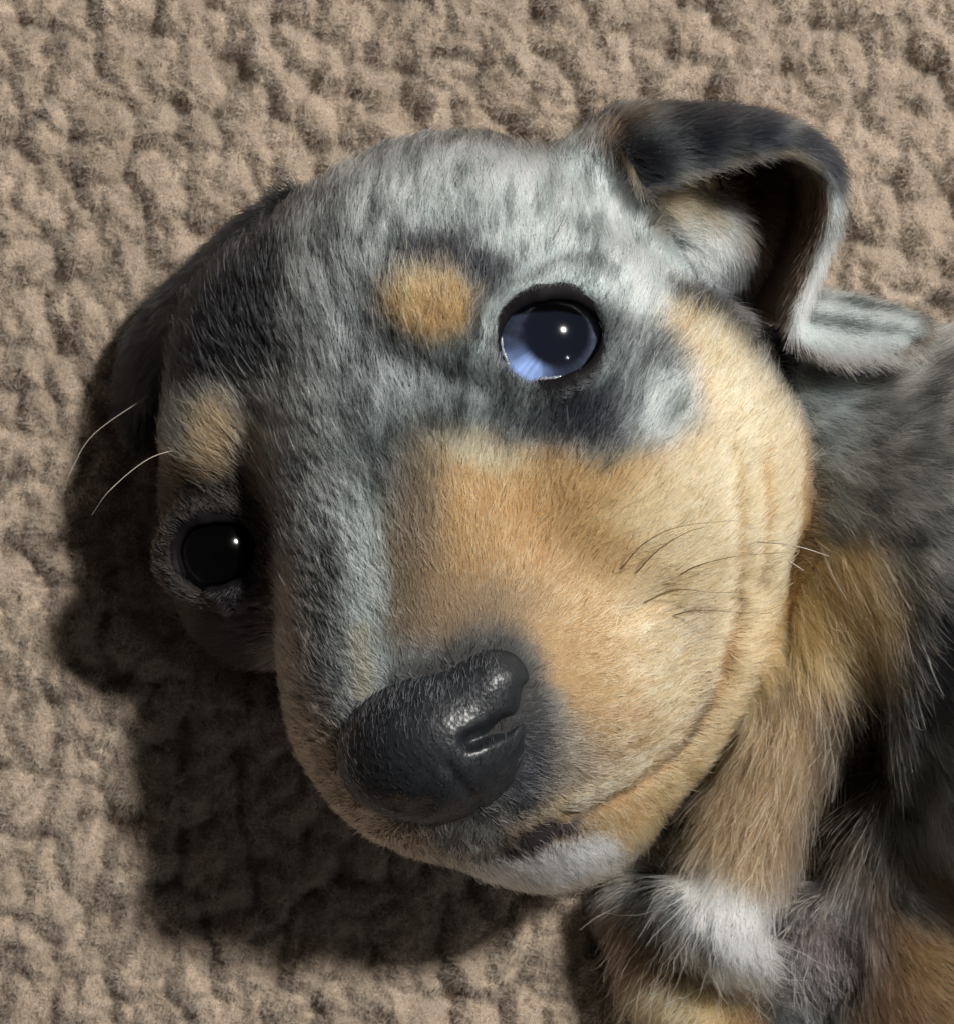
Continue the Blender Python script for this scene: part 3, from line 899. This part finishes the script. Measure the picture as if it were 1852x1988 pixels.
    bead = 0.021 * (1 + 0.5 * np.sin(pa * 41) * np.sin(pa * 17 + 2)) * np.sin(np.linspace(0, math.pi, 90)) ** 0.3 + 0.001
    ctr = c + e1 * (ra_ * np.cos(pa))[:, None] + e2 * (ra_ * np.sin(pa))[:, None] + ax * np.sqrt(R * R - ra_ ** 2)[:, None]
    out = nrm(e1 * np.cos(pa)[:, None] + e2 * np.sin(pa)[:, None])
    ring = ctr[:, None] + bead[:, None, None] * (out[:, None] * np.cos(ps)[None, :, None] + ax * np.sin(ps)[None, :, None])
    idx = np.arange(90 * k).reshape(90, k); nx2 = np.roll(idx, -1, 1)
    f = np.stack([idx[:-1], idx[1:], nx2[1:], nx2[:-1]], -1).reshape(-1, 4)
    mesh_obj('tear_line', ring.reshape(-1, 3), f, M_TEAR, eye)
    return eye
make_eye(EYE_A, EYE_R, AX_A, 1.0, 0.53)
make_eye(EYE_B, EYE_R * 0.88, AX_B, 0.0, 0.46)

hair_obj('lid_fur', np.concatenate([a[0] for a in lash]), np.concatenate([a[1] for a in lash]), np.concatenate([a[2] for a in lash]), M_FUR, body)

# ------------------------------------------------------------------ nose
h2 = 0.032
o2 = NOSE + np.array([-1.5, -1.4, -1.5])
g = [(o2[i] + np.arange(int(r / h2)) * h2).astype(F) for i, r in enumerate((3.0, 2.8, 2.6))]
P = np.stack(np.meshgrid(*g, indexing='ij'), -1)
D = nose_field(P)
nv_, nf_ = surface_nets(D.astype(F), o2, h2)
nose = mesh_obj('nose', nv_, nf_, M_NOSE, puppy)
nn_ = vert_normals(nv_, nf_)
p, n, _ = scatter(nv_, nf_, nn_, 900, lambda c, n: (n[:, 2] > 0.1) * 1.0)
px, py = to_px(p)
m_ = len(p)
k_ = (rng.random(m_) < (0.40 + 0.4 * sstep(1480, 1350, py))) & (polydist(px, py, [(1002, 1285), (1016, 1335), (1011, 1385), (974, 1414), (907, 1440)]) > 26)
p, n, px, py = p[k_], n[k_], px[k_], py[k_]; m_ = len(p)
pts, rr = grow(p, n, np.tile([0.0, 1, 0.1], (m_, 1)), rng.uniform(.07, .16, m_), np.full(m_, .3), np.full(m_, .0042), k=4)
cn = np.tile(BLACK * 3.2, (m_, 1)) * np.exp(rng.standard_normal(m_) * .8)[:, None]
hair_obj('fuzz', pts, rr, cn, M_FUR, nose)

# ------------------------------------------------------------------ whiskers
M_WH, N, L = mat('whisker')
N['Principled BSDF'].inputs['Base Color'].default_value = (0.36, 0.31, 0.26, 1); N['Principled BSDF'].inputs['Roughness'].default_value = 0.3
M_WD, N, L = mat('dark_whisker')
N['Principled BSDF'].inputs['Base Color'].default_value = (0.12, 0.075, 0.03, 1); N['Principled BSDF'].inputs['Roughness'].default_value = 0.35

def whisker(pts, r, material):
    c = np.array([q(*a) for a in pts])[:, None, :]
    c = catmull(np.concatenate([c, c], 1), 24, 2)[:, 0]
    tg = nrm(np.gradient(c, axis=0))
    a = nrm(np.cross(tg, [0.3, 0.2, 1])); b = np.cross(tg, a)
    k = 6; ps = np.linspace(0, 2 * math.pi, k, endpoint=False)
    rr = r * np.linspace(1, 0.3, len(c))
    v = c[:, None] + rr[:, None, None] * (np.cos(ps)[None, :, None] * a[:, None] + np.sin(ps)[None, :, None] * b[:, None])
    idx = np.arange(len(c) * k).reshape(len(c), k); nx_ = np.roll(idx, -1, 1)
    f = np.stack([idx[:-1], nx_[:-1], nx_[1:], idx[1:]], -1).reshape(-1, 4)
    mesh_obj('whisker', v.reshape(-1, 3), f, material, puppy)
whisker([(365, 868, 2.4), (290, 890, 3.1), (215, 950, 3.5), (178, 1000, 3.4)], 0.005, M_WH)
whisker([(300, 760, 1.2), (185, 840, 2.3), (140, 910, 2.7), (122, 960, 2.6)], 0.004, M_WH)
for pts in ([(1205, 1105, 4.05), (1250, 1055, 4.3), (1320, 1022, 4.4), (1430, 1010, 4.3)],
            [(1235, 1112, 4.0), (1275, 1070, 4.25), (1330, 1035, 4.4), (1380, 1020, 4.4)],
            [(1300, 1130, 3.75), (1350, 1100, 4.0), (1430, 1080, 4.1), (1535, 1072, 3.9)],
            [(1250, 1170, 3.85), (1310, 1145, 4.0), (1380, 1150, 4.0), (1440, 1150, 3.9)],
            [(1290, 1200, 3.6), (1350, 1185, 3.8), (1420, 1188, 3.8), (1500, 1192, 3.6)]):
    whisker(pts, 0.008, M_WD)
for pts in ([(1470, 1052, 3.6), (1520, 1056, 3.8), (1560, 1064, 3.85), (1610, 1080, 3.8)],
            [(1530, 1090, 3.2), (1545, 1098, 3.3), (1560, 1108, 3.3)]):
    whisker(pts, 0.009, M_WH)

# ------------------------------------------------------------------ fleece blanket
blanket = link(bpy.data.objects.new('blanket', None))
blanket['label'] = 'brown sherpa fleece blanket spread out under the puppy'
blanket['category'] = 'blanket'

def nubs(x, y):
    """height of the fleece: crowded soft nubs with deep gaps between, and each nub's own shade"""
    wx = x + 0.26 * fbm2(x * 1.6, y * 1.6, 101, 3); wy = y + 0.26 * fbm2(x * 1.6, y * 1.6, 111, 3)
    H = np.zeros_like(x); T = np.zeros_like(x)
    for sp, amp, seed in ((0.40, 0.42, 1), (0.20, 0.15, 2), (0.11, 0.05, 3)):
        r = np.random.default_rng(seed)
        jx = r.uniform(-.45, .45, (128, 128)); jy = r.uniform(-.45, .45, (128, 128)); jh = r.uniform(.62, 1, (128, 128)); jt = r.normal(0, 1, (128, 128))
        gx_ = wx / sp; gy_ = wy / sp * (0.82 if sp > .2 else 1)
        ix = np.floor(gx_).astype(int); iy = np.floor(gy_).astype(int)
        best = np.zeros_like(x); tone = np.zeros_like(x)
        for di in (-1, 0, 1):
            for dj in (-1, 0, 1):
                a = (ix + di) & 127; b = (iy + dj) & 127
                ddx = gx_ - (ix + di + .5 + jx[a, b]); ddy = gy_ - (iy + dj + .5 + jy[a, b])
                dome = jh[a, b] * np.sqrt(np.maximum(1 - (ddx ** 2 + ddy ** 2) / 0.52, 0))
                tone = np.where(dome > best, jt[a, b], tone)
                best = np.maximum(best, dome)
        H += amp * best; T += tone * 0.07
    return H + 0.10 * fbm2(x * 0.5, y * 0.5, 121, 2), T

step = 0.04
xs = np.arange(-12.5, 12.5, step); ys = np.arange(-12.5, 12.5, step)
X, Y = np.meshgrid(xs, ys, indexing='ij')
Z, TONE = nubs(X, Y)
Z = Z - 0.25
cv_ = np.stack([X, Y, Z], -1).reshape(-1, 3)
idx = np.arange(X.size).reshape(X.shape)
cf = np.stack([idx[:-1, :-1], idx[1:, :-1], idx[1:, 1:], idx[:-1, 1:]], -1).reshape(-1, 4)
FLEECE = np.array([0.312, 0.245, 0.187])
cn_ = vert_normals(cv_, cf)
cloth = mesh_obj('cloth', cv_, cf, M_CLOTH, blanket, FLEECE * 0.6 * np.exp(TONE.ravel())[:, None])  # base darker than the fibres: shade of the gaps painted in
p, n, fi_ = scatter(cv_, cf, cn_, 2500, lambda c, n: np.clip(n[:, 2] * 1.6, .5, 1) * np.where((np.abs(c[:, 0]) > 6.6) | (np.abs(c[:, 1]) > 7.1), 0.15, 1.0))
# nothing to see under the head
px, py = to_px(p)
under = inpoly(px, py, [(560, 600), (800, 380), (1200, 420), (1480, 760), (1480, 1050), (1350, 1350), (1150, 1560), (900, 1600), (700, 1480), (600, 1150)])
p, n, px, py, fi_ = p[~under], n[~under], px[~under], py[~under], fi_[~under]
tri_ = np.concatenate([cf[:, [0, 1, 2]], cf[:, [0, 2, 3]]])
tone_ = TONE.ravel()[tri_[fi_, 0]]
m_ = len(p)
k = 5
L_ = rng.uniform(.05, .15, m_)
d = nrm(n + rng.standard_normal((m_, 3)) * 0.42 + np.stack([fbm2(p[:, 0] * 4, p[:, 1] * 4, 131), fbm2(p[:, 0] * 4, p[:, 1] * 4, 141), np.zeros(m_)], 1) * 1.15)
pts = np.zeros((m_, k, 3)); pts[:, 0] = p - n * 0.02
bend = rng.standard_normal((m_, 3)) * 0.75
for j in range(1, k):
    d = nrm(d + bend * 0.45 + rng.standard_normal((m_, 3)) * 0.25)
    pts[:, j] = pts[:, j - 1] + d * (L_ / (k - 1))[:, None]
col = FLEECE * np.exp(rng.standard_normal(m_) * 0.22 + tone_ + 0.15 * fbm2(p[:, 0] * 2, p[:, 1] * 2, 151, 2))[:, None]
thick = rng.random(m_) < 0.12
col[thick] *= 1.6

hair_obj('fleece_pile', pts, np.where(thick, 0.0068, 0.0042)[:, None] * np.tile(np.linspace(1, .5, k), (m_, 1)) * rng.uniform(.7, 1.3, (m_, 1)), col, M_PILE, blanket)['kind'] = 'stuff'
print('fleece fibres', m_)
